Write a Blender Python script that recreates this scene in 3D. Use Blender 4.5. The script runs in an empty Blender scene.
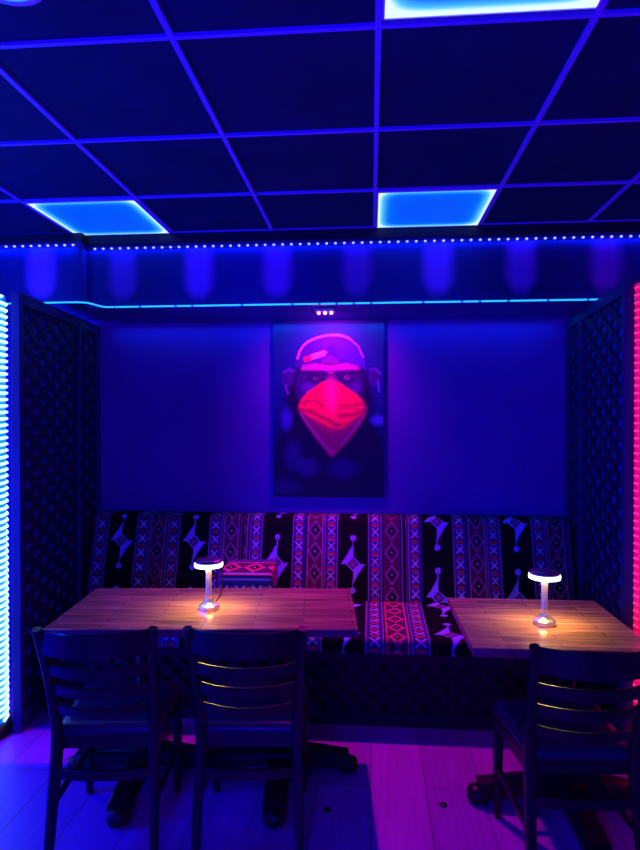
import bpy, math, random
import numpy as np
from mathutils import Vector, Matrix
random.seed(4)
rng = np.random.default_rng(4)
SC = bpy.context.scene
COL = SC.collection
CAMH = 1.61
TH = math.radians(4.75)
CT, ST = math.cos(TH), math.sin(TH)

def c2w(xc, d, z=0.0):
    """point given by its sideways offset and distance from the camera -> room coordinates"""
    return Vector((xc*CT - d*ST, xc*ST + d*CT, z))

# ---------------------------------------------------------------- mesh helper
class MB:
    def __init__(s):
        s.v = []; s.f = []; s.sm = []
    def add(s, vs, fs, smooth=False):
        b = len(s.v)
        s.v += [tuple(v) for v in vs]
        s.f += [tuple(i+b for i in f) for f in fs]
        s.sm += [smooth]*len(fs)
        return s
    def box(s, c, d, mat=None):
        x, y, z = d[0]/2, d[1]/2, d[2]/2
        vs = [Vector((sx*x, sy*y, sz*z)) for sz in (-1, 1) for sy in (-1, 1) for sx in (-1, 1)]
        if mat is not None: vs = [mat @ v for v in vs]
        vs = [v+Vector(c) for v in vs]
        return s.add(vs, [(0,2,3,1),(4,5,7,6),(0,1,5,4),(2,6,7,3),(0,4,6,2),(1,3,7,5)])
    def sweep(s, path, sizes, up=None, caps=True, smooth=False):
        """rectangular section swept along a path; sizes = (w along x-ish, t along other)"""
        n = len(path); rings = []
        for i, p in enumerate(path):
            p = Vector(p)
            t = (Vector(path[min(i+1, n-1)])-Vector(path[max(i-1, 0)])).normalized()
            u = Vector(up) if up else Vector((1, 0, 0))
            a = (u - t*u.dot(t)).normalized(); b = t.cross(a)
            w, h = sizes[i] if isinstance(sizes, list) else sizes
            c = min(w, h)*.22
            ring = []
            for (sx, sy) in ((1,1),(-1,1),(-1,-1),(1,-1)):
                q1 = (sx*(w/2), sy*(h/2-c)); q2 = (sx*(w/2-c), sy*(h/2))
                ring += ([q1, q2] if sx*sy > 0 else [q2, q1])
            rings.append([p+a*q[0]+b*q[1] for q in ring])
        m = 8
        vs = [v for r in rings for v in r]
        fs = [(i*m+j, i*m+(j+1) % m, (i+1)*m+(j+1) % m, (i+1)*m+j) for i in range(n-1) for j in range(m)]
        if caps: fs += [tuple(range(m))[::-1], tuple((n-1)*m+j for j in range(m))]
        return s.add(vs, fs, smooth)
    def tube(s, path, r, seg=8, caps=True):
        n = len(path); vs = []
        prev = None
        for i, p in enumerate(path):
            p = Vector(p)
            t = (Vector(path[min(i+1, n-1)])-Vector(path[max(i-1, 0)])).normalized()
            if prev is None:
                a = t.orthogonal().normalized()
            else:
                a = (prev - t*prev.dot(t)).normalized()
            prev = a; b = t.cross(a)
            rr = r[i] if isinstance(r, (list, tuple)) else r
            vs += [p+(a*math.cos(2*math.pi*j/seg)+b*math.sin(2*math.pi*j/seg))*rr for j in range(seg)]
        fs = [(i*seg+j, i*seg+(j+1) % seg, (i+1)*seg+(j+1) % seg, (i+1)*seg+j) for i in range(n-1) for j in range(seg)]
        if caps: fs += [tuple(range(seg))[::-1], tuple((n-1)*seg+j for j in range(seg))]
        return s.add(vs, fs, True)
    def lathe(s, prof, c=(0,0,0), seg=32, smooth=True, cap=True):
        n = len(prof); vs = []
        for r, z in prof:
            vs += [(c[0]+r*math.cos(2*math.pi*j/seg), c[1]+r*math.sin(2*math.pi*j/seg), c[2]+z) for j in range(seg)]
        fs = [(i*seg+j, i*seg+(j+1) % seg, (i+1)*seg+(j+1) % seg, (i+1)*seg+j) for i in range(n-1) for j in range(seg)]
        if cap: fs += [tuple(range(seg))[::-1], tuple((n-1)*seg+j for j in range(seg))]
        return s.add(vs, fs, smooth)
    def build(s, name, mat, parent=None, bevel=0.0, loc=None, rotz=0):
        me = bpy.data.meshes.new(name)
        me.from_pydata(s.v, [], s.f)
        me.polygons.foreach_set('use_smooth', s.sm)
        me.materials.append(mat); me.update()
        o = bpy.data.objects.new(name, me); COL.objects.link(o)
        if parent: o.parent = parent
        if loc is not None: o.location = loc
        if rotz: o.rotation_euler.z = rotz
        if bevel:
            b = o.modifiers.new('bevel', 'BEVEL'); b.width = bevel; b.segments = 2; b.limit_method = 'ANGLE'
        return o

def tag(o, label=None, cat=None, group=None, kind=None):
    if label: o['label'] = label
    if cat: o['category'] = cat
    if group: o['group'] = group
    if kind: o['kind'] = kind
    return o
def empty(name, loc=(0,0,0), rotz=0.0):
    o = bpy.data.objects.new(name, None); COL.objects.link(o)
    o.location = loc; o.rotation_euler.z = rotz; o.empty_display_size = .1
    return o
def copy_tree(o, parent=None):
    c = o.copy(); COL.objects.link(c)
    if parent: c.parent = parent
    for ch in [x for x in bpy.data.objects if x.parent == o]: copy_tree(ch, c)
    return c
def structure(o): o['kind'] = 'structure'; return o

# ---------------------------------------------------------------- materials
def mat(name, col, rough=.5, metal=0, spec=.5, coat=0, emis=None, es=0, sample=True):
    m = bpy.data.materials.new(name); m.use_nodes = True
    p = m.node_tree.nodes['Principled BSDF']
    p.inputs['Base Color'].default_value = (*col, 1)
    p.inputs['Roughness'].default_value = rough
    p.inputs['Metallic'].default_value = metal
    p.inputs['Specular IOR Level'].default_value = spec
    p.inputs['Coat Weight'].default_value = coat
    if emis:
        p.inputs['Emission Color'].default_value = (*emis, 1)
        p.inputs['Emission Strength'].default_value = es
    if not sample: m.cycles.emission_sampling = 'NONE'
    return m
def attr_mat(name, rough=.8, spec=.3, bump=0):
    m = mat(name, (1,1,1), rough, spec=spec)
    nt = m.node_tree; p = nt.nodes['Principled BSDF']
    a = nt.nodes.new('ShaderNodeAttribute'); a.attribute_name = 'Col'
    nt.links.new(a.outputs['Color'], p.inputs['Base Color'])
    if bump:
        n = nt.nodes.new('ShaderNodeTexNoise'); n.inputs['Scale'].default_value = 350
        b = nt.nodes.new('ShaderNodeBump'); b.inputs['Strength'].default_value = bump; b.inputs['Distance'].default_value = .002
        nt.links.new(n.outputs['Fac'], b.inputs['Height']); nt.links.new(b.outputs['Normal'], p.inputs['Normal'])
    return m
def noise_mat(name, c1, c2, scale=6, rough=.5, stretch=(1,1,1), spec=.5, coat=0, bump=0.0, detail=5):
    m = mat(name, c1, rough, spec=spec, coat=coat)
    nt = m.node_tree; p = nt.nodes['Principled BSDF']; L = nt.links
    tc = nt.nodes.new('ShaderNodeTexCoord'); mp = nt.nodes.new('ShaderNodeMapping'); mp.inputs['Scale'].default_value = stretch
    n = nt.nodes.new('ShaderNodeTexNoise'); n.inputs['Scale'].default_value = scale; n.inputs['Detail'].default_value = detail
    r = nt.nodes.new('ShaderNodeValToRGB')
    r.color_ramp.elements[0].position = .3; r.color_ramp.elements[1].position = .7
    r.color_ramp.elements[0].color = (*c1, 1); r.color_ramp.elements[1].color = (*c2, 1)
    L.new(tc.outputs['Object'], mp.inputs['Vector']); L.new(mp.outputs['Vector'], n.inputs['Vector'])
    L.new(n.outputs['Fac'], r.inputs['Fac']); L.new(r.outputs['Color'], p.inputs['Base Color'])
    if bump:
        b = nt.nodes.new('ShaderNodeBump'); b.inputs['Strength'].default_value = bump; b.inputs['Distance'].default_value = .003
        L.new(n.outputs['Fac'], b.inputs['Height']); L.new(b.outputs['Normal'], p.inputs['Normal'])
    return m
def plank_mat(name, c1, c2, cm, plen, pwid, rough=.4, coat=0, rotz=0, gap=.004, spec=.5, grain=(.55, 1.25)):
    """boards: brick texture in object space + stretched grain"""
    m = mat(name, c1, rough, coat=coat, spec=spec)
    nt = m.node_tree; p = nt.nodes['Principled BSDF']; L = nt.links
    tc = nt.nodes.new('ShaderNodeTexCoord'); mp = nt.nodes.new('ShaderNodeMapping')
    mp.inputs['Rotation'].default_value = (0, 0, rotz)
    br = nt.nodes.new('ShaderNodeTexBrick')
    br.inputs['Scale'].default_value = 1
    br.inputs['Brick Width'].default_value = plen; br.inputs['Row Height'].default_value = pwid
    br.inputs['Mortar Size'].default_value = gap; br.inputs['Mortar Smooth'].default_value = .2
    br.inputs['Bias'].default_value = 0
    br.inputs['Color1'].default_value = (*c1, 1); br.inputs['Color2'].default_value = (*c2, 1); br.inputs['Mortar'].default_value = (*cm, 1)
    mp2 = nt.nodes.new('ShaderNodeMapping'); mp2.inputs['Scale'].default_value = (3, 45, 1)
    n = nt.nodes.new('ShaderNodeTexNoise'); n.inputs['Scale'].default_value = 1.2; n.inputs['Detail'].default_value = 6
    mr = nt.nodes.new('ShaderNodeMapRange'); mr.inputs[1].default_value = .3; mr.inputs[2].default_value = .7; mr.inputs[3].default_value = grain[0]; mr.inputs[4].default_value = grain[1]
    mx = nt.nodes.new('ShaderNodeMix'); mx.data_type = 'RGBA'; mx.blend_type = 'MULTIPLY'; mx.inputs[0].default_value = 1
    L.new(tc.outputs['Object'], mp.inputs['Vector']); L.new(mp.outputs['Vector'], br.inputs['Vector'])
    L.new(mp.outputs['Vector'], mp2.inputs['Vector']); L.new(mp2.outputs['Vector'], n.inputs['Vector'])
    L.new(n.outputs['Fac'], mr.inputs[0]); L.new(br.outputs['Color'], mx.inputs[6]); L.new(mr.outputs[0], mx.inputs[7])
    L.new(mx.outputs[2], p.inputs['Base Color'])
    return m

M = {}
M['floor'] = plank_mat('floor_boards', (.50,.035,.58), (.42,.03,.50), (.25,.02,.30), 1.35, .24, rough=.38, rotz=math.pi/2, gap=.0035, grain=(.85, 1.08))
M['table'] = plank_mat('butcher_block', (.42,.24,.16), (.27,.15,.11), (.09,.04,.035), .42, .042, rough=.24, coat=.25, gap=.0012)
M['wood'] = noise_mat('dark_stained_wood', (.007,.003,.013), (.013,.005,.024), 9, .30, (3, 3, .5), coat=.12)
M['lattice'] = noise_mat('painted_lattice', (.006,.008,.05), (.012,.014,.08), 14, .55, (1, 1, .3))
M['glow_backing'] = noise_mat('room_glow_backing', (.035,.07,.50), (.055,.10,.62), 3, .6)  # added board; its blue stands in for the lit room beyond
M['stile'] = noise_mat('screen_stile', (.02,.018,.12), (.03,.03,.18), 9, .5, (2, 2, .3))
M['base'] = noise_mat('bench_base_board', (.004,.003,.008), (.008,.005,.012), 6, .7)
M['base_slat'] = noise_mat('bench_base_slat', (.010,.006,.018), (.018,.010,.028), 9, .6)
M['seatpad'] = noise_mat('dark_vinyl', (.016,.012,.07), (.022,.018,.09), 30, .36, bump=.1)
M['wall'] = noise_mat('alcove_paint', (.13,.020,.42), (.155,.024,.48), 2.5, .75, spec=.2)
M['roomwall'] = noise_mat('room_paint', (.15,.15,.3), (.2,.2,.35), 2, .8, spec=.2)
M['tile'] = noise_mat('black_ceiling_tile', (.004,.024,.085), (.008,.034,.115), 4, .7, spec=.15)
M['grid'] = mat('ceiling_grid_metal', (.28,.22,.85), .45)
M['cornice'] = mat('dark_cornice', (.006,.008,.04), .6)
M['soffit_under'] = mat('soffit_underside', (.03,.05,.35), .6)
M['iron'] = noise_mat('cast_iron', (.007,.006,.010), (.014,.012,.018), 40, .42, bump=.2)
M['black'] = mat('black_plastic', (.015,.015,.02), .4)
M['metal'] = mat('brushed_silver', (.75,.72,.74), .28, metal=.9)
M['lampcap'] = mat('lamp_cap', (.16,.13,.22), .3, metal=.5)
M['ring'] = mat('lamp_rim', (1,1,.9), .4, emis=(.85,1,.85), es=1.6)
M['lampdown'] = mat('lamp_diffuser', (1,1,.9), .4, emis=(1,.64,.13), es=85)
M['fixture'] = mat('fixture_silver', (.5,.45,.5), .3, metal=.7)
M['bulb'] = mat('pink_bulb', (1,.3,.7), .4, emis=(1,.12,.75), es=14, sample=False)
M['led_top'] = mat('led_chip', (.5,.6,1), .4, emis=(.16,.18,1), es=3, sample=False)
M['led_tape'] = mat('led_tape', (.05,.06,.2), .5, emis=(0.0,.01,.6), es=.35)
M['led_low'] = mat('led_cyan_tube', (.3,.8,1), .4, emis=(.012,.36,1), es=1.5)
M['led_low_gap'] = mat('led_tube_joint', (.1,.2,.6), .4, emis=(0,.13,.8), es=.7, sample=False)
M['col_blue'] = mat('blue_glow_tube', (.1,.4,.8), .4, emis=(.0,.10,.85), es=1.3)
M['rope_blue'] = mat('white_led_rope', (.9,1,1), .4, emis=(.50,.90,1), es=1.3, sample=False)
M['col_red'] = mat('red_glow_tube', (.7,.1,.2), .4, emis=(.72,.0,.09), es=.75)
M['rope_red'] = mat('red_led_rope', (1,.3,.5), .4, emis=(1,.05,.16), es=1.4, sample=False)
M['frame_paint'] = mat('panel_frame', (.75,.8,.9), .4)
M['canvas_edge'] = mat('canvas_edge', (.02,.02,.06), .7)
M['fabric'] = attr_mat('woven_kilim_fabric', .85, .2, bump=.3)
M['print'] = attr_mat('printed_canvas', .5, .22)
M['face_blobs'] = attr_mat('bulkhead_blobs', .5, .3)
M['cap_dark'] = mat('floor_screw_cap', (.02,.015,.02), .4)

# edge-lit ceiling panel: brighter towards its rim
def panel_mat(name, half):
    m = bpy.data.materials.new(name); m.use_nodes = True
    nt = m.node_tree; L = nt.links; p = nt.nodes['Principled BSDF']
    p.inputs['Base Color'].default_value = (.01,.03,.2,1); p.inputs['Roughness'].default_value = .4
    tc = nt.nodes.new('ShaderNodeTexCoord'); sp = nt.nodes.new('ShaderNodeSeparateXYZ')
    L.new(tc.outputs['Object'], sp.inputs[0])
    ds = []
    for ax in 'XY':
        a = nt.nodes.new('ShaderNodeMath'); a.operation = 'ABSOLUTE'; L.new(sp.outputs[ax], a.inputs[0])
        b = nt.nodes.new('ShaderNodeMath'); b.operation = 'DIVIDE'; L.new(a.outputs[0], b.inputs[0]); b.inputs[1].default_value = half
        c = nt.nodes.new('ShaderNodeMath'); c.operation = 'POWER'; L.new(b.outputs[0], c.inputs[0]); c.inputs[1].default_value = 8
        ds.append(c)
    s = nt.nodes.new('ShaderNodeMath'); s.operation = 'ADD'; L.new(ds[0].outputs[0], s.inputs[0]); L.new(ds[1].outputs[0], s.inputs[1])
    r = nt.nodes.new('ShaderNodeValToRGB')
    e = r.color_ramp.elements
    e[0].position = 0; e[0].color = (0,.105,1,1)
    e[1].position = .85; e[1].color = (.72,.96,1,1)
    x = e.new(.15); x.color = (0,.17,1,1)
    x = e.new(.5); x.color = (.10,.55,1,1)
    L.new(s.outputs[0], r.inputs['Fac'])
    L.new(r.outputs['Color'], p.inputs['Emission Color']); p.inputs['Emission Strength'].default_value = 1.0
    return m
M['panel'] = panel_mat('edge_lit_panel', .285)

# ---------------------------------------------------------------- room shell
ZC = CAMH+1.12
XL, XR, YB, YR = -3.4, 3.0, 4.2, -2.2     # room extents; YB back wall of the alcove
f = MB().box(((XL+XR)/2, (YB+YR)/2, -.05), (XR-XL+.2, YB-YR+.2, .1)).build('floor', M['floor']); structure(f)
f = MB().box(((XL+XR)/2, YB+.05, ZC/2), (XR-XL+.2, .1, ZC)).build('wall_back', M['wall']); structure(f)
f = MB().box((XL-.05, (YB+YR)/2, ZC/2), (.1, YB-YR, ZC)).build('wall_left', M['roomwall']); structure(f)
f = MB().box((XR+.05, (YB+YR)/2, ZC/2), (.1, YB-YR, ZC)).build('wall_right', M['roomwall']); structure(f)
f = MB().box(((XL+XR)/2, YR-.05, ZC/2), (XR-XL+.2, .1, ZC)).build('wall_front', M['roomwall']); structure(f)

# suspended ceiling: tile field (one surface) with T-bars below it
f = MB().box(((XL+XR)/2, (YB+YR)/2, ZC+.05), (XR-XL+.2, YB-YR+.2, .09)).build('ceiling', M['tile']); structure(f)
YF = 3.60                                   # bulkhead front
gx = [.02+.6*k for k in range(-5, 5)]
gy = [3.592]+[3.01-.625*k for k in range(0, 9)]
g = MB()
for x in gx: g.box((x, (YF+YR)/2, ZC), (.0185, YF-YR, .014))
for y in gy: g.box(((XL+XR)/2, y, ZC), (XR-XL, .0165, .0125))
structure(g.build('trim_1', M['grid']))

def ceiling_panel(x, y, label):
    t = empty('ceiling_light', (x, y, ZC-.004)); tag(t, label, 'light', 'square edge-lit panels set in the ceiling grid')
    L = .557 if y > 2 else .601
    MB().box((0, 0, 0), (.572, L-.007, .006)).build('diffuser', M['panel'], t)
    fr = MB()
    for sx in (-1, 1):
        fr.box((sx*.2865, 0, -.001), (.006, L, .010)); fr.box((0, sx*(L/2-.003), -.001), (.567, .006, .010))
    fr.build('frame', M['frame_paint'], t)
ceiling_panel(-1.48, 3.30, 'square blue LED ceiling panel by the bulkhead, left of the two far panels')
ceiling_panel(.32, 3.30, 'square blue LED ceiling panel by the bulkhead, above and right of the ape painting')
ceiling_panel(.32, 1.425, 'bright blue ceiling panel nearest the viewer, cut by the top of the picture')
# round downlight, its rim just enters the frame
dl = empty('downlight', (-.93, 1.485, ZC-.006)); tag(dl, 'round blue recessed downlight at the top left of the ceiling', 'light')
MB().lathe([(.070,0),(.105,-.001),(.108,.006),(.07,.006)], cap=False).build('rim', M['frame_paint'], dl)
MB().lathe([(.0005,-.012),(.06,-.010),(.085,-.002),(.085,.002),(.0005,.004)], cap=True).build('diffuser', mat('downlight_lens', (.3,.5,1), .4, emis=(.02,.25,1), es=1.4), dl)

# ---------------------------------------------------------------- bulkhead over the alcove
def grid_mesh(name, P, colr, material, parent=None, smooth=True):
    """P: (nv,nu,3) points, colr: (nv,nu,3)"""
    nv, nu = P.shape[:2]
    idx = np.arange(nv*nu).reshape(nv, nu)
    q = np.stack([idx[:-1,:-1], idx[:-1,1:], idx[1:,1:], idx[1:,:-1]], -1).reshape(-1, 4)
    me = bpy.data.meshes.new(name)
    me.vertices.add(nv*nu); me.vertices.foreach_set('co', P.reshape(-1).astype('f'))
    me.loops.add(q.size); me.loops.foreach_set('vertex_index', q.reshape(-1).astype('i'))
    me.polygons.add(len(q)); me.polygons.foreach_set('loop_start', np.arange(0, q.size, 4, dtype='i'))
    me.update(calc_edges=True)
    me.polygons.foreach_set('use_smooth', np.full(len(q), smooth))
    ca = me.color_attributes.new('Col', 'FLOAT_COLOR', 'POINT')
    c = np.ones((nv*nu, 4), 'f'); c[:, :3] = colr.reshape(-1, 3)
    ca.data.foreach_set('color', c.reshape(-1))
    me.materials.append(material); me.validate()
    o = bpy.data.objects.new(name, me); COL.objects.link(o)
    if parent: o.parent = parent
    return o
def sstep(a, b, x):
    t = np.clip((x-a)/(b-a), 0, 1); return t*t*(3-2*t)

ZS = CAMH+.679                             # underside of the bulkhead
XS = -1.72                                 # the bulkhead steps forward left of here
def bulkhead_face(x0, x1, y, z0, z1, axis='x'):
    nu = max(2, int(abs(x1-x0)/.012)); nv = int((z1-z0)/.012)
    U, V = np.meshgrid(np.linspace(x0, x1, nu), np.linspace(z0, z1, nv))
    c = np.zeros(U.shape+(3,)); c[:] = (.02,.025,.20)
    s = ((U-.15) % .47)-.235                 # soft purple blobs, evenly spaced, tapering downwards
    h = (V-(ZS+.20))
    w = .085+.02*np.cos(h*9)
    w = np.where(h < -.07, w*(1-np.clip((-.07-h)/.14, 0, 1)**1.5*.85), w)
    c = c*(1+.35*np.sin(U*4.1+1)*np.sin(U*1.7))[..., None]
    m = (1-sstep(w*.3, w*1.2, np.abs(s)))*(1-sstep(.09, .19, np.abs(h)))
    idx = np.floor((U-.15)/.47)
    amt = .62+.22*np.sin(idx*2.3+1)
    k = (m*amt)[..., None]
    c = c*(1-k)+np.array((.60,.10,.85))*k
    if axis == 'x': P = np.stack([U, np.full_like(U, y), V], -1)
    else: P = np.stack([np.full_like(U, y), U, V], -1)
    return P, c
# body of the bulkhead
b = MB().box(((XS+XR)/2, (YF+.01+YB)/2, (ZS+ZC)/2), (XR-XS, YB-YF-.01, ZC-ZS)).box(((XL+XS)/2, (YF-.07+YB)/2, (ZS+.02+ZC)/2), (XS-XL, YB-YF+.07, ZC-ZS-.02))
structure(b.build('trim_2', M['soffit_under']))
P, c = bulkhead_face(XS, XR, YF+.004, ZS+.002, ZC-.06); structure(grid_mesh('wall_bulkhead', P, c, M['face_blobs']))
P, c = bulkhead_face(XL, XS-.001, YF-.075, ZS+.022, ZC-.06); structure(grid_mesh('wall_bulkhead_left', P, c, M['face_blobs']))
cor = MB().box(((XS+XR)/2, YF-.005, ZC-.035), (XR-XS, .03, .055)).box(((XL+XS)/2, YF-.068, ZC-.035), (XS-XL+.01, .012, .055))
cor.box((XS, YF-.04, ZC-.035), (.012, .05, .055))
structure(cor.build('trim_3', M['cornice']))

# ---------------------------------------------------------------- LED strips on the bulkhead
def dotted_strip(x0, x1, y, z, pitch, label):
    t = empty('led_strip', ((x0+x1)/2, y, z)); tag(t, label, 'light strip')
    xm = (x0+x1)/2
    MB().box((0, 0, 0), (x1-x0, .004, .010)).build('tape', M['led_tape'], t)
    first = None
    n = int((x1-x0)/pitch)
    for i in range(n):
        xx = x0+pitch*(i+.5)-xm
        if first is None:
            first = MB().lathe([(.0005,-.006),(.006,-.005),(.008,0),(.006,.005),(.0005,.006)], seg=10).build('led', M['led_top'], t)
            first.location = (xx, -.006, -.002)
        else:
            o = first.copy(); COL.objects.link(o); o.location.x = xx
dotted_strip(XS+.03, 2.62, YF+.001, CAMH+1.036, .052, 'long dotted blue LED strip along the top of the bulkhead')
dotted_strip(-2.62, XS-.005, YF-.078, CAMH+1.040, .052, 'short dotted blue LED strip on the bulkhead step at the left')

t = empty('led_tube', (0, YF-.01, ZS)); tag(t, 'thin cyan LED strip running along the lower edge of the bulkhead', 'light strip')
pts = [(-2.2, -.082, .016), (-1.80, -.082, .018), (-1.70, -.082, .016), (-1.66, -.07, .012), (-1.60, -.02, .0), (-1.54, -.008, 0)]
def spl(pts, n=6):
    out = []
    for i in range(len(pts)-1):
        p0, p1, p2, p3 = (Vector(pts[max(0, min(len(pts)-1, j))]) for j in (i-1, i, i+1, i+2))
        for k in range(n):
            u = k/n
            out.append(.5*((2*p1)+(p2-p0)*u+(2*p0-5*p1+4*p2-p3)*u*u+(3*p1-p0-3*p2+p3)*u**3))
    out.append(Vector(pts[-1])); return out
MB().tube(spl(pts), .005, 6).build('tube_segment', M['led_low'], t)
x = -1.54
while x < 1.9:
    w = random.choice([.10, .16, .22, .30]); x2 = min(x+w, 1.95)
    MB().box(((x+x2)/2, -.008, 0), (x2-x-.014, .009, .009)).build('tube_segment', M['led_low'], t)
    MB().box((x2, -.008, 0), (.015, .006, .006)).build('joint', M['led_low_gap'], t)
    x = x2

# ---------------------------------------------------------------- lattice screens at the alcove sides
def clip_poly(poly, x0, x1, y0, y1):
    def cut(pl, inside, inter):
        out = []
        for i in range(len(pl)):
            a, b_ = pl[i-1], pl[i]
            if inside(b_):
                if not inside(a): out.append(inter(a, b_))
                out.append(b_)
            elif inside(a): out.append(inter(a, b_))
        return out
    def ix(xv): return lambda a, b: (xv, a[1]+(b[1]-a[1])*(xv-a[0])/(b[0]-a[0]))
    def iy(yv): return lambda a, b: (a[0]+(b[0]-a[0])*(yv-a[1])/(b[1]-a[1]), yv)
    for ins, it in ((lambda p: p[0] >= x0, ix(x0)), (lambda p: p[0] <= x1, ix(x1)), (lambda p: p[1] >= y0, iy(y0)), (lambda p: p[1] <= y1, iy(y1))):
        if len(poly) < 3: return []
        poly = cut(poly, ins, it)
    return poly
def lattice_mb(W, H, pitch=.085, w=.030, th=.008, x0=0, z0=0, ang=52):
    """diagonal crossing laths in local XZ, front toward -Y; two layers"""
    mb = MB(); a = math.radians(ang)
    for layer, sgn in ((0, 1), (1, -1)):
        d = Vector((math.cos(a), sgn*math.sin(a))); n = Vector((-d.y, d.x))
        R_ = math.hypot(W, H)
        k = int(R_/pitch)+1
        cx, cz = x0+W/2, z0+H/2
        for i in range(-k, k+1):
            c = Vector((cx, cz))+n*(i*pitch)
            q = [c+d*R_+n*w/2, c-d*R_+n*w/2, c-d*R_-n*w/2, c+d*R_-n*w/2]
            pl = clip_poly([(p.x, p.y) for p in q], x0, x0+W, z0, z0+H)
            if len(pl) < 3: continue
            yf = -th*(layer+1); yb = yf+th
            m = len(pl)
            mb.add([(p[0], yf, p[1]) for p in pl]+[(p[0], yb, p[1]) for p in pl],
                   [tuple(range(m)), tuple(range(m, 2*m))[::-1]]+[(j, m+j, m+(j+1) % m, (j+1) % m) for j in range(m)])
    return mb
def screen(p0, p1, side, label):
    """p0 near end, p1 far end of the inner face. side=+1: inner face looks toward +X"""
    p0, p1 = Vector((*p0, 0)), Vector((*p1, 0))
    L = (p1-p0).length; H = 2.265
    # local X along the screen, local -Y = inner face
    dirv = (p1-p0).normalized()
    if side > 0:   # left screen: local x must run so that -Y local points to +X : x axis = +Y world
        org, ax = p0, dirv
    else:
        org, ax = p1, -dirv
    rz = math.atan2(ax.y, ax.x)
    t = empty('lattice_screen', org, rz); tag(t, label, 'screen')
    near0 = side > 0
    MB().box((L/2, .032, H/2), (L-.002, .010, H-.02)).build('glow_backing', M['glow_backing'], t)
    split = L*.69 if near0 else L*.31
    def post(xc_, w):
        MB().box((xc_, .02, H/2), (w, .045, H)).build('post', M['stile'], t, bevel=.003)
    w = .045
    for xc_ in (w/2, L-w/2): post(xc_, w)
    post(split, .05)
    for (a, b_) in ((w, split-.025), (split+.025, L-w)):
        for z in (.05, H-.03):
            MB().box(((a+b_)/2, .02, z), (b_-a, .045, .06 if z > 1 else .1)).build('rail', M['stile'], t, bevel=.003)
        lt = lattice_mb(b_-a, H-.16, x0=a, z0=.10, pitch=.096, w=.042, ang=30, th=.004).build('lattice', M['lattice'], t); lt.location.y = .020
    return t
screen((-1.79, 3.0), (-1.905, 4.19), 1, 'dark lattice divider screen at the left end of the bench, beside the white glowing column')
screen((1.19, 3.0), (1.284, 4.19), -1, 'dark lattice divider screen at the right end of the bench, beside the red glowing column')

# ---------------------------------------------------------------- glowing columns
def column(x, y, r, colm, ropem, label, turns, rope_r, z0=.06):
    t = empty('light_column', (x, y, 0)); tag(t, label, 'light column')
    MB().lathe([(r+.03,0),(r+.03,.035),(r+.01,.05),(r,.055)], seg=24).build('base', M['black'], t)
    MB().lathe([(r,z0),(r,2.25)], seg=20).build('post', colm, t)
    path = []
    N = turns*14
    for i in range(N+1):
        a = 2*math.pi*i/14
        path.append((math.cos(a)*(r+rope_r*.6), math.sin(a)*(r+rope_r*.6), z0+.01+(2.23-z0)*i/N))
    MB().tube(path, rope_r, 5).build('led_rope', ropem, t)
column(-1.995, 2.985, .12, M['col_blue'], M['rope_blue'], 'glowing white and blue LED wrapped column at the left edge', 66, .0082)
tr = empty('light_column', (1.288, 2.975, 0)); tag(tr, 'glowing red LED dotted column at the right edge', 'light column')
MB().lathe([(.09,0),(.09,.035),(.07,.05),(.06,.055)], seg=24).build('base', M['black'], tr)
MB().lathe([(.06,.06),(.06,2.245)], seg=24).build('post', M['col_red'], tr)
dd = MB()
for a in range(10):
    an = math.pi*(1.0+a/9.0)*1.0
    for k in range(62):
        z = .09+k*.035
        c_ = Vector((math.cos(an)*.061, math.sin(an)*.061, z))
        dd.box(c_, (.007, .007, .007), Matrix.Rotation(an, 3, 'Z'))
dd.build('led_rope', M['rope_red'], tr)

# ---------------------------------------------------------------- woven fabric
def fabric_col(u, v, bg=(.14,.03,.12)):
    """u across the stripes, v along them, metres"""
    PER = .495
    c = np.zeros(u.shape+(3,)); c[:] = (.006,.006,.012)
    w = np.mod(u, PER)
    def lay(m, col):
        c[m] = col
    # X columns centred at 0 and .284
    for cx in (0.0, .284, PER):
        d = w-cx; a = np.abs(d)
        lay(a < .047, (.035,.030,.20))
        lay((a > .037) & (a < .042), (.42,.20,.42))
        lay(a < .027, (.05,.02,.14))
        vv = np.mod(v, .094)-.047; b = np.abs(vv)
        lay((np.abs(a-b*.95) < .0062) & (b < .025) & (a < .024), (.62,.55,.85))
        lay((b > .039) & (a < .020), (.62,.03,.10))
        lay((b > .031) & (b < .0345) & (a < .024), (.30,.25,.6))
    # diamonds at .39
    d = w-.39; a = np.abs(d)
    lay(a < .055, bg)
    lay((a > .046) & (a < .050), (.5,.28,.5))
    vv = np.mod(v, .138)-.069; b = np.abs(vv)
    r = a/.046+b/.066
    lay((r > .92) & (a < .045), (.12,.02,.08))
    lay((r > .84) & (r < .98) & (a < .045), (.50,.22,.45))
    r2 = a/.025+b/.034
    lay(r2 < 1, (.01,.008,.02)); lay(r2 < .3, (.55,.45,.6))
    # star band centred at .142
    x = w-.142; a = np.abs(x)
    vv = np.mod(v, .475)-.2375; b = np.abs(vv)
    s = (a/.080)**.9+(b/.130)**.9
    lay((s < 1) & ((x*vv > 0) | (a+b < .045)), (.40,.40,.92))
    lay(a+b < .036, (.14,.03,.12)); lay((a+b < .020), (.3,.15,.4))
    lay(x*x+(b-.165)**2 < .0185**2, (.42,.42,.95))
    lay((a < .0035) & (b > .10) & (b < .17), (.3,.3,.7))
    return c

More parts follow.
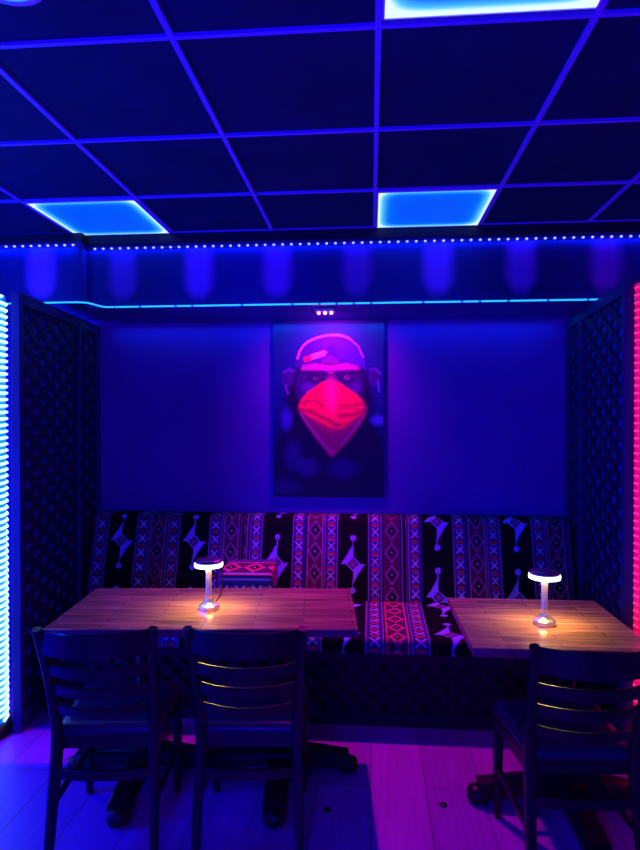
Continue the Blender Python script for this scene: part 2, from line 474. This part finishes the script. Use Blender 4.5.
def cushion(name, L, prof, u0, parent=None, v0=0.0, res=.0055, edge=.018, us=1.0, swap=False, bg=(.14,.03,.12)):
    """closed rounded profile (list of (y,z)) swept along X from 0..L with soft ends, patterned"""
    pr = [Vector((p[0], p[1])) for p in prof]
    # resample
    pts = []; acc = [0]
    n = len(pr)
    for i in range(n): acc.append(acc[-1]+(pr[(i+1) % n]-pr[i]).length)
    T = acc[-1]; m = int(T/res)
    S = np.linspace(0, T, m)
    ys = np.interp(S, acc, [p.x for p in pr]+[pr[0].x]); zs = np.interp(S, acc, [p.y for p in pr]+[pr[0].y])
    cy, cz = (ys.min()+ys.max())/2, (zs.min()+zs.max())/2
    nu = int(L/res)
    xs = np.concatenate([np.linspace(0, edge, 7)[:-1], np.linspace(edge, L-edge, nu), np.linspace(L-edge, L, 7)[1:]])
    dist = np.minimum(xs, L-xs)
    sh = np.where(dist < edge, edge-np.sqrt(np.clip(edge**2-(edge-dist)**2, 0, None)), 0)   # inset
    # inward normal offset toward centre
    ry = (ys-cy); rz = (zs-cz)
    hy, hz = (ys.max()-ys.min())/2, (zs.max()-zs.min())/2
    Y = cy+ry[:, None]*(1-sh[None]/hy); Z = cz+rz[:, None]*(1-sh[None]/hz)
    X = np.broadcast_to(xs, Y.shape)
    U = X+u0; V = np.broadcast_to((S+v0)[:, None], Y.shape)
    U, V = np.array(U), np.array(V)
    if swap: U, V = V, U
    c = fabric_col(U*us, V, bg)
    # close the ends
    def capcol(xv):
        Pc = np.stack([np.full(m, xv), np.full(m, cy), np.full(m, cz)], -1)[:, None]
        return Pc
    P = np.stack([X, Y, Z], -1)
    P = np.concatenate([capcol(0), P, capcol(L)], 1)
    c = np.concatenate([c[:, :1], c, c[:, -1:]], 1)
    return grid_mesh(name, P, c, M['fabric'], parent)
def rrect(corners, r, n=6):
    """rounded polygon through corners (convex)"""
    out = []
    m = len(corners)
    for i in range(m):
        p = Vector(corners[i]); a = (Vector(corners[i-1])-p).normalized(); b = (Vector(corners[(i+1) % m])-p).normalized()
        rr = r[i] if isinstance(r, (list, tuple)) else r
        A = p+a*rr; B = p+b*rr
        for k in range(n+1):
            t = k/n
            out.append(tuple((1-t)**2*A+2*t*(1-t)*p+t*t*B))
    return out

# ---------------------------------------------------------------- bench
BX0, BX1 = -1.79, 1.195
bench = empty('bench', ((BX0+BX1)/2, 3.5, 0)); tag(bench, 'long built-in banquette bench on a dark lattice base under the painting', 'bench')
bx = bench.location.x
SEATZ = .39
MB().box((0, .218, SEATZ/2), (BX1-BX0, .93, SEATZ-.002)).build('base', M['base'], bench)
MB().box((0, -.262, .385-.03), (BX1-BX0, .02, .05)).build('rail', M['base_slat'], bench)
MB().box((0, -.262, .035), (BX1-BX0, .02, .07)).build('rail', M['base_slat'], bench)
lt = lattice_mb(BX1-BX0, .27, pitch=.075, w=.030, x0=-(BX1-BX0)/2, z0=.07, ang=45).build('lattice', M['base_slat'], bench); lt.location.y = -.2505

# cushions: local profile in (y,z) world coordinates directly
# stripe phase: X-column centres measured on each cushion
seat_prof = rrect([(3.185,.391), (3.185,.475), (3.84,.485), (3.84,.391)][::-1], [.02,.03,.035,.02])
back_prof = rrect([(3.855,.392), (4.185,.392), (4.185,.975), (4.02,.975)], [.03,.02,.03,.045])
# reorder so v starts at the back bottom corner -> runs up/over the face
def seg_x(px, y, d=None):
    """room X of an image column at depth y"""
    a = math.atan((px-320)/614)-TH
    return y*math.tan(a)
cuts = [(-1.866, seg_x(241.5, 4.0), 101), (seg_x(243.5, 4.0), seg_x(404, 4.0), 256), (seg_x(406, 4.0), 1.258, 415)]
back_labels = ['left backrest cushion in patterned woven fabric, behind the long table',
               'middle backrest cushion in patterned woven fabric, directly below the painting',
               'right backrest cushion in patterned woven fabric, behind the small table']
seat_labels = ['left patterned seat cushion of the bench, mostly hidden behind the long table',
               'middle patterned seat cushion of the bench, lit magenta between the two tables',
               'right patterned seat cushion of the bench, behind the small table']
for i, (a, b_, px) in enumerate(cuts):
    ph = -(seg_x(px, 3.98)-a)
    o = cushion('backrest_cushion', b_-a, back_prof, ph, v0=[.425, .30, .103][i])
    o.location.x = a; tag(o, back_labels[i], 'cushion', 'backrest cushions of the bench')
sx = [-1.798, seg_x(243, 3.6), seg_x(431, 3.4), 1.195]
for i in range(3):
    a, b_ = sx[i]+.003, sx[i+1]-.003
    ph = -(seg_x((101, 256, 372)[i], 3.6)-a)
    if i: ph = -(seg_x(419, 3.35)-a)
    o = cushion('seat_cushion', b_-a, seat_prof, ph, v0=.05, us=.88, bg=(.62,.03,.13))  # redder diamond ground puts magenta light into the fabric colour
    o.location.x = a; tag(o, seat_labels[i], 'cushion', 'seat cushions of the bench')
# boxy loose cushion
bp = rrect([(-.15,0), (.15,0), (.15,.285), (-.15,.27)], .035)
o = cushion('box_cushion', .30, bp, .02, v0=-.985, us=.5, swap=True, bg=(.62,.03,.13))  # red ground and stripe phase paint in a magenta-lit top
o.location = (*c2w(-.56, 3.58).xy, .487); o.rotation_euler.z = TH*.5
tag(o, 'boxy patterned cushion lit magenta, standing on the bench behind the long table', 'cushion')

# ---------------------------------------------------------------- painting
def poly_mask(px, py, poly, soft=1.0):
    inside = np.zeros(px.shape, bool); dmin = np.full(px.shape, 1e9)
    n = len(poly)
    for i in range(n):
        x1, y1 = poly[i]; x2, y2 = poly[(i+1) % n]
        if y1 != y2:
            cnd = ((y1 > py) != (y2 > py)) & (px < (x2-x1)*(py-y1)/(y2-y1)+x1)
            inside ^= cnd
        L2 = (x2-x1)**2+(y2-y1)**2
        t = np.clip(((px-x1)*(x2-x1)+(py-y1)*(y2-y1))/L2, 0, 1)
        dmin = np.minimum(dmin, np.hypot(px-x1-t*(x2-x1), py-y1-t*(y2-y1)))
    sd = np.where(inside, dmin, -dmin)
    return sstep(-soft, soft, sd)
def ell(px, py, cx, cy, rx, ry, soft=.08):
    return 1-sstep(1-soft, 1+soft, np.hypot((px-cx)/rx, (py-cy)/ry))
def line(px, py, pts, w, soft=.8):
    d = np.full(px.shape, 1e9)
    for (x1, y1), (x2, y2) in zip(pts[:-1], pts[1:]):
        L2 = (x2-x1)**2+(y2-y1)**2
        t = np.clip(((px-x1)*(x2-x1)+(py-y1)*(y2-y1))/L2, 0, 1)
        d = np.minimum(d, np.hypot(px-x1-t*(x2-x1), py-y1-t*(y2-y1)))
    return 1-sstep(w-soft, w+soft, d)
PX0, PX1 = -.668, .087
PZ0, PZ1 = 1.085, 2.285
nu, nv = 230, 366
U, V = np.meshgrid(np.linspace(0, 1, nu), np.linspace(0, 1, nv))
px = 272+112*U; py = 318+179*(1-V)
c = np.zeros(U.shape+(3,)); c[:] = (.008,.07,.22)
def put(m, col, k=1.0):
    global c
    m = np.clip(m*k, 0, 1)[..., None]; c = c*(1-m)+np.array(col)*m
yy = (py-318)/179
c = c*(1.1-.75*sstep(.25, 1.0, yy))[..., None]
# fur body
put(poly_mask(px, py, [(273,470),(276,440),(286,420),(298,405),(362,405),(374,422),(383,440),(384,497),(273,497)], 6), (.010,.012,.07))
put(ell(px, py, 329, 400, 44, 52, .12), (.010,.010,.065))
put(ell(px, py, 307, 467, 11, 9, .5), (.07,.06,.34), .5)
put(ell(px, py, 343, 468, 14, 9, .6), (.03,.03,.3), .5)
put(ell(px, py, 286, 418, 5, 10, .7), (.10,.12,.75), .6)
put(ell(px, py, 378, 419, 7, 5, .6), (.10,.25,.80), .7)
put(ell(px, py, 292, 455, 8, 14, .7), (.06,.05,.35), .5)
put(ell(px, py, 283, 487, 14, 8, .6), (.05,.08,.25), .5)
# head
put(ell(px, py, 329, 384, 35, 32, .08), (.035,.015,.16))
put(ell(px, py, 287, 376, 6, 9, .25), (.05,.025,.22)); put(ell(px, py, 375, 376, 6, 9, .25), (.045,.025,.22))
put(line(px, py, [(283,370),(288,367),(293,369)], 1.3), (.18,.10,.50), .6); put(line(px, py, [(370,368),(376,367),(380,372)], 1.3), (.15,.09,.50), .6)
put(line(px, py, [(285,384),(287,392)], 1.2), (.25,.10,.5), .6); put(line(px, py, [(378,380),(379,390)], 1.2), (.15,.12,.7), .7)
# cap
capp = [(295,366),(296,352),(302,342),(311,336),(324,332.5),(338,332),(350,336),(359,344),(364,354),(366,368),(350,362),(330,360),(310,362)]
put(poly_mask(px, py, capp, 1.0), (.05,.03,.26))
put(poly_mask(px, py, [(324,338),(352,340),(362,352),(364,364),(340,358),(324,358)], 3), (.05,.06,.75), .6)
put(poly_mask(px, py, [(326,346),(334,340),(338,356),(328,358)], 2), (.02,.03,.28), .7)
put(line(px, py, [(297,356),(299,349),(303,343),(307,339.6),(312,337),(318,334.8),(325,333.2),(332,332.6),(339,332.8),(344,334),(349,336)], .8, 1.0), (1,.55,.85), .85)
put(line(px, py, [(349,336),(358,344),(363,355)], 1.0), (.30,.22,.95), .9)
put(poly_mask(px, py, [(303,355),(312,352),(312,357.5),(304,360)], .7), (.95,.08,.15))
put(poly_mask(px, py, [(311,352),(324,348),(327,350),(324,354),(311,357.5)], .7), (.95,.75,.85))
put(poly_mask(px, py, [(322,357),(330,353),(338,357),(340,362),(320,362)], 1.5), (.16,.04,.24), .7)
# brow
put(poly_mask(px, py, [(302,363),(314,361),(330,363.5),(346,361),(358,364),(360,368),(330,368.5),(300,368)], 1.4), (.34,.06,.34))
put(line(px, py, [(297,370),(315,372),(330,374),(345,372),(362,370)], 1.6), (.02,.01,.10), .85)
put(ell(px, py, 315, 377, 8, 4, .3), (.02,.012,.10), .85); put(ell(px, py, 346, 377, 8, 4.5, .3), (.02,.012,.10), .85)
put(ell(px, py, 315.5, 376.5, 2.6, 1.7, .4), (.30,.10,.32), .55); put(ell(px, py, 347, 375.5, 3, 2.2, .4), (.30,.14,.42), .6)
put(ell(px, py, 315.5, 376.3, 1, 1, .4), (.01,.01,.02)); put(ell(px, py, 347.5, 375, 1, 1, .4), (.01,.01,.02))
put(line(px, py, [(322,366),(331,371),(338,366)], 1.0), (.3,.08,.35), .7)
put(ell(px, py, 308, 386, 7, 5, .5), (.13,.10,.45), .5); put(ell(px, py, 356, 386, 5, 5, .5), (.12,.08,.40), .5)
# bandana
band = [(300,398),(306,391),(314,385),(322,380),(330,378),(338,380),(347,386),(356,392),(363,398),(367,406),(366,414),(360,424),(350,438),(340,449),(332,456),(325,449),(315,437),(305,422),(297,408),(298,402)]
put(poly_mask(px, py, band, .9), (.42,.02,.14))
put(poly_mask(px, py, [(300,399),(308,390),(322,381),(330,378.5),(339,381),(356,393),(364,402),(363,412),(348,424),(332,433),(318,425),(303,413),(298,406)], 2), (.98,.03,.10))
put(ell(px, py, 331, 394, 6, 17, .6), (1.0,.06,.45), .45)
put(poly_mask(px, py, [(297,408),(310,416),(330,427),(345,428),(366,409),(360,424),(345,443),(332,456),(318,441),(304,422)], 2), (.22,.02,.16), .75)
for pts, w, k in (([(300,401),(312,399),(322,403)], 1.4, .6), ([(298,408),(310,410),(326,418),(338,424)], 1.5, .7), ([(364,402),(352,404),(340,404)], 1.5, .6),
                  ([(366,408),(354,413),(340,414)], 1.6, .7), ([(360,416),(346,424),(334,424)], 1.2, .5), ([(306,416),(318,430),(326,444)], 1.2, .5), ([(356,424),(344,438),(336,448)], 1.2, .5), ([(312,393),(318,398)], 1.5, .5)):
    put(line(px, py, pts, w*1.1, 2.0), (.14,.0,.08), k*.8)
for pts in ([(299,404),(312,405),(326,411),(342,410),(362,405)], [(303,411),(318,418),(332,421),(350,418)]):
    put(line(px, py, pts, 1.0), (1,.06,.18), .25)
for pts in ([(318,384),(308,396),(304,404)], [(344,385),(354,395),(358,402)], [(326,404),(316,408),(308,408)], [(338,408),(350,407),(360,408)], [(322,432),(331,441),(341,432)]):
    put(line(px, py, pts, .8, 1.6), (.30,.0,.08), .45)
put(line(px, py, [(300,412),(310,426),(322,441),(331,452)], .8), (.55,.15,.5), .6)
put(line(px, py, [(362,416),(352,430),(340,444)], .8), (.45,.12,.5), .5)
put(ell(px, py, 332, 451, 4, 4, .6), (.55,.03,.2), .7)
put(poly_mask(px, py, [(283,318),(384,318),(384,321),(283,321)], 2), (.05,.05,.2), .3)
fur = rng.random(U.shape); c *= (0.86+.28*fur)[..., None]
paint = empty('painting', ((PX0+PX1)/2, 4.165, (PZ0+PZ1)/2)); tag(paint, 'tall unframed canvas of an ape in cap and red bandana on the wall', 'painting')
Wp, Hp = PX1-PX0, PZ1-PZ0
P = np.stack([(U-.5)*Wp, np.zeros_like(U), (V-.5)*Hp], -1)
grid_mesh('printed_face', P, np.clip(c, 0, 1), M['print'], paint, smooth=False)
MB().box((0, .0175, 0), (Wp, .033, Hp)).build('canvas_edge', M['canvas_edge'], paint)

# small spotlight fixture over the painting
fx = empty('spotlight', (seg_x(325, 3.72), 3.72, ZS)); tag(fx, 'small fixture of three pink bulbs under the bulkhead above the painting', 'light')
MB().box((0, 0, -.012), (.12, .05, .020)).build('mount', M['fixture'], fx, bevel=.004)
for i in (-1, 0, 1):
    bb = MB().lathe([(.0005,-.020),(.007,-.018),(.010,-.011),(.007,-.004),(.0005,-.003)], seg=14).build('bulb', M['bulb'], fx)
    bb.location = (i*.038, 0, -.020)

# ---------------------------------------------------------------- tables
def pedestal(t, x, y, H, name='pedestal', arms=(.31,.37,.31,.37)):
    p = MB()
    p.lathe([(.055,.05),(.05,.10),(.036,.13),(.036,H-.05),(.05,H-.03),(.05,H-.02)], (x, y, 0), seg=20)
    o = p.build(name, M['iron'], t)
    for k in range(4):
        a = k*math.pi/2; arm = arms[k]
        d = Vector((math.cos(a), math.sin(a), 0))
        path = []; sz = []
        for i in range(9):
            s_ = i/8
            z = .085-.030*s_**1.5
            path.append(Vector((x, y, z))+d*(arm*s_))
            sz.append((.105-.010*s_, .090-.025*s_))
        f_ = MB().sweep(path, sz, up=(-d.y, d.x, 0))
        f_.lathe([(.046,.012),(.048,.03),(.042,.055),(.02,.066)], (x+d.x*arm, y+d.y*arm, 0), seg=16)
        f_.lathe([(.02,0),(.022,.014)], (x+d.x*arm, y+d.y*arm, 0), seg=12)
        f_.build('foot', M['iron'], o)
    MB().box((x, y, H-.012), (.42, .42, .02)).build('mounting_plate', M['iron'], o)
def table(x, y, W, D, rz, peds, label, H=.75, th=.034):
    t = empty('dining_table', (x, y, 0), rz); tag(t, label, 'table')
    MB().box((0, 0, H-th/2), (W, D, th)).build('tabletop', M['table'], t, bevel=.004)
    for (a, b_) in peds: pedestal(t, a, b_, H-th, arms=(.31,.37,.31,.37) if W > 1 else (.36,)*4)
    return t
pA = [Vector((-.082, 3.143)), Vector((-1.406, 3.033)), Vector((-.073, 2.51)), Vector((-1.338, 2.418))]
cA = sum(pA, Vector((0, 0)))/4
table(cA.x, cA.y, 1.30, .625, TH, [(-.31, -.02), (.31, -.02)], 'long wooden table with butcher-block top at left, with two chairs drawn up to it')
table(.722, 2.685, .69, .66, math.radians(1.0), [(0.09, -.05)], 'small square wooden table at right in front of the bench')

# floor screw caps
for i, (a, b_) in enumerate(((327, 812), (444, 807))):
    d = 614*CAMH/(b_-420); xc_ = (a-320)/614*d
    p_ = c2w(xc_, d, 0)
    o = MB().lathe([(.0005,0),(.017,0),(.016,.003),(.0005,.004)], seg=16).build('floor_cap', M['cap_dark'], loc=p_)
    tag(o, ['small dark round cap on the floor beside the iron foot of the long table', 'small dark round cap on the open floor, nearer the small table'][i], 'floor cap')

# ---------------------------------------------------------------- chairs
def arc(xa, xb, y0, z, bow, n=12, zc=0):
    out = []
    for i in range(n+1):
        s_ = i/n; k = 4*s_*(1-s_)
        out.append((xa+(xb-xa)*s_, y0-bow*k, z+zc*k))
    return out
def slat(xw, y0, z0, z1, bow, th=.016, lean=.0, crown=0):
    mb = MB(); n = 14
    vs = []; 
    for i in range(n+1):
        s_ = i/n; k = 4*s_*(1-s_); x = -xw+2*xw*s_
        zt = z1+crown*k; zb = z0
        yb = y0-bow*k
        for (yy_, zz_) in ((yb+th/2, zb+.003), (yb+th/2-lean, zt-.004), (yb+th*.2-lean, zt), (yb-th*.2-lean, zt), (yb-th/2-lean, zt-.004), (yb-th/2, zb+.003), (yb, zb)):
            vs.append((x, yy_, zz_))
    m = 7
    fs = [(i*m+j, (i+1)*m+j, (i+1)*m+(j+1) % m, i*m+(j+1) % m) for i in range(n) for j in range(m)]
    fs += [tuple(range(m)), tuple(n*m+j for j in range(m))[::-1]]
    mb.add(vs, fs, False); return mb
def make_chair(label):
    t = empty('dining_chair'); tag(t, label, 'chair', 'dark ladder-back chairs at the tables')
    # seat: trapezoid pad with rounded edge
    def outline(inset, n=5):
        pts = [(-.178+inset, -.185+inset), (.178-inset, -.185+inset), (.212-inset, .215-inset), (-.212+inset, .215-inset)]
        return rrect(pts, [.03,.03,.06,.06], n)
    mb = MB(); layers = [(.012,.435),(.0,.442),(.0,.462),(.010,.474),(.035,.480)]
    vs = []; 
    for ins, z in layers: vs += [(p[0], p[1], z) for p in outline(ins)]
    m = len(outline(0))
    fs = [(i*m+j, i*m+(j+1) % m, (i+1)*m+(j+1) % m, (i+1)*m+j) for i in range(len(layers)-1) for j in range(m)]
    fs += [tuple(range(m))[::-1], tuple((len(layers)-1)*m+j for j in range(m))]
    mb.add(vs, fs, True); mb.build('seat', M['seatpad'], t)
    ap = MB().box((0, .185, .405), (.36, .02, .06)).box((0, -.165, .412), (.32, .02, .05))
    for s in (-1, 1):
        ap.sweep([(s*.172, -.16, .405), (s*.195, .18, .405)], (.02, .06), up=(1, 0, 0))
    ap.build('seat_frame', M['wood'], t)
    for s in (-1, 1):
        path = spl([(s*.190,-.245,0), (s*.186,-.215,.18), (s*.180,-.188,.36), (s*.180,-.186,.48), (s*.186,-.215,.62), (s*.194,-.262,.76), (s*.203,-.303,.876)], 4)
        n = len(path)
        sz = [(.030+.008*math.sin(math.pi*min(1, i/n*1.3)), .030+.012*math.sin(math.pi*min(1, i/n*1.2))) for i in range(n)]
        MB().sweep(path, sz, up=(1, 0, 0)).build('back_post', M['wood'], t)
        MB().sweep([(s*.188, .190, 0), (s*.188, .188, .25), (s*.186, .185, .43)], [(.026,.026),(.036,.036),(.040,.040)], up=(1, 0, 0)).build('front_leg', M['wood'], t)
        MB().sweep([(s*.186, -.20, .20), (s*.187, .185, .20)], (.018, .028), up=(1, 0, 0)).build('stretcher', M['wood'], t)
    slat(.192, -.280, .780, .872, .070, lean=.012, crown=.004).build('top_rail', M['wood'], t)
    for z0, z1, y, xw in ((.692,.738,-.244,.186), (.612,.656,-.215,.182), (.535,.575,-.196,.178)):
        slat(xw, y, z0, z1, .062, lean=.006).build('slat', M['wood'], t)
    slat(.180, -.198, .290, .330, .022, th=.018).build('stretcher', M['wood'], t)
    MB().sweep([(-.186, .187, .16), (.186, .187, .16)], (.028, .018), up=(0, 0, 1)).build('stretcher', M['wood'], t)
    return t
def put_chair(o, xc, dback, rot, label):
    ctr = c2w(xc, dback+.30); o.location = ctr; o.rotation_euler.z = TH+math.radians(rot); o['label'] = label
ch = make_chair('x')
put_chair(ch, -.800, 2.155, 1.5, 'dark ladder-back chair at the long table, nearest the white glowing column')
ch2 = copy_tree(ch); put_chair(ch2, -.262, 2.16, -.5, 'dark wooden ladder-back chair at the long table, directly in front of its lit lamp')
ch3 = copy_tree(ch); put_chair(ch3, .905, 1.985, -1.0, 'dark wooden ladder-back chair at the small square table at right')

# ---------------------------------------------------------------- table lamps
def make_lamp(label):
    t = empty('table_lamp'); tag(t, label, 'lamp', 'cordless mushroom lamps on the tables')
    MB().lathe([(.0480,0),(.0485,.014),(.044,.020),(.032,.027),(.024,.036),(.017,.052)], seg=8, smooth=False).build('base', M['metal'], t)
    MB().lathe([(.0175,.042),(.0145,.07),(.0130,.12),(.0140,.17),(.017,.205)], seg=24).build('stem', M['metal'], t)
    MB().lathe([(.0600,.196),(.0635,.194),(.0655,.200),(.0655,.208),(.0635,.213),(.0600,.2135)], seg=36, cap=False).build('light_ring', M['ring'], t)
    MB().lathe([(.018,.2055),(.0600,.2055)], seg=32, cap=False).build('diffuser', M['lampdown'], t)
    MB().lathe([(.0605,.2135),(.062,.219),(.058,.2245),(.040,.2275),(.0005,.228)], seg=36).build('shade_cap', M['lampcap'], t)
    return t
lp = make_lamp('lit silver mushroom lamp on the long table, before the patterned cushions')
d1 = 614*(CAMH-.75)/(609.5-420); lp.location = c2w((208.5-320)/614*d1, d1, .7505)
lp2 = copy_tree(lp); d2 = 614*(CAMH-.75)/(625-420); lp2.location = c2w((545-320)/614*d2, d2, .7505)
lp2['label'] = 'lit silver mushroom lamp on the small square table at right'
# charging cable behind the first lamp
cb = MB()
q = [(216,600,.753,2.905), (220,594,.754,2.99), (221,588,.79,3.05), (222.5,580,.83,3.10), (222,573,.835,3.20), (222,590,.70,3.26), (221,620,.50,3.34), (232,630,.488,3.42)]
pts = []
for a, b_, z, d in q: pts.append(c2w((a-320)/614*d, d, z))
pts[-1].z = .494; pts[-2].z = .497
cb.tube(spl(pts, 6), .0032, 6)
tag(cb.build('cable', M['black']), 'thin black cable behind the lamp, running off the long table to the bench', 'cable')

# ---------------------------------------------------------------- lights
def area(name, loc, size, col, power, rot=(0,0,0), sy=None, spread=180):
    l = bpy.data.lights.new(name, 'AREA'); l.energy = power; l.color = col; l.size = size
    if sy: l.shape = 'RECTANGLE'; l.size_y = sy
    l.spread = math.radians(spread)
    o = bpy.data.objects.new(name, l); COL.objects.link(o); o.location = loc; o.rotation_euler = rot; return o
def point(name, loc, r, col, power):
    l = bpy.data.lights.new(name, 'POINT'); l.energy = power; l.color = col; l.shadow_soft_size = r
    o = bpy.data.objects.new(name, l); COL.objects.link(o); o.location = loc; return o
def spot(name, loc, target, r, col, power, ang, blend=.6):
    l = bpy.data.lights.new(name, 'SPOT'); l.energy = power; l.color = col; l.shadow_soft_size = r
    l.spot_size = math.radians(ang); l.spot_blend = blend
    o = bpy.data.objects.new(name, l); COL.objects.link(o); o.location = loc
    o.rotation_euler = (Vector(target)-Vector(loc)).to_track_quat('-Z', 'Y').to_euler(); return o
# added blue fill lights out of view, behind the camera and at left
point('room_blue', (-.4, -.9, 1.35), .35, (.045,.0,1), 210)
point('room_blue_left', (-2.7, 1.9, 1.0), .25, (.0,.0,1), 165)
point('room_red_right', (2.5, 2.2, 1.5), .2, (1,.0,.25), 9)
fxl = fx.location
spot('magenta_spot', (fxl.x, fxl.y-.02, ZS-.06), (fxl.x+.05, 2.95, 0), .02, (1,.0,.72), 105, 96, .9)
spot('painting_spot', (fxl.x, fxl.y, ZS-.06), (fxl.x, 4.16, 1.98), .02, (1,.0,.60), 30, 112, 1.0)

area('strip_glow', ((XS+2.6)/2, YF-.012, CAMH+1.028), 4.3, (.0,.05,1), 4.2, sy=.01)
area('strip_glow_left', (-2.2, YF-.092, CAMH+1.030), .9, (.0,.04,1), 2, sy=.01)
area('added_soffit_wash', (-.3, 4.12, ZS-.02), 3.0, (.0,.30,1), 2.6, sy=.02)  # added strip light, makes the blue glow along the wall top
point('corner_blue', (-2.5, 2.0, 2.3), .12, (.0,.07,1), 40)  # added blue fill under the ceiling, brightens the left tiles
# camera
cam = bpy.data.cameras.new('camera'); cam.sensor_fit = 'VERTICAL'; cam.sensor_height = 36; cam.lens = 614/850*36
cam.clip_start = .05
co = bpy.data.objects.new('camera', cam); COL.objects.link(co)
co.location = (0, 0, CAMH); co.rotation_euler = (math.radians(90)-math.atan(5/614), 0, TH)
SC.camera = co
w = bpy.data.worlds.new('world'); SC.world = w; w.use_nodes = True
w.node_tree.nodes['Background'].inputs[0].default_value = (.02,.01,.2,1); w.node_tree.nodes['Background'].inputs[1].default_value = .2
SC.view_settings.view_transform = 'Standard'; SC.view_settings.look = 'None'
SC.view_settings.exposure = .22; SC.view_settings.gamma = .86
SC.cycles.use_denoising = True
SC.cycles.sample_clamp_indirect = 4
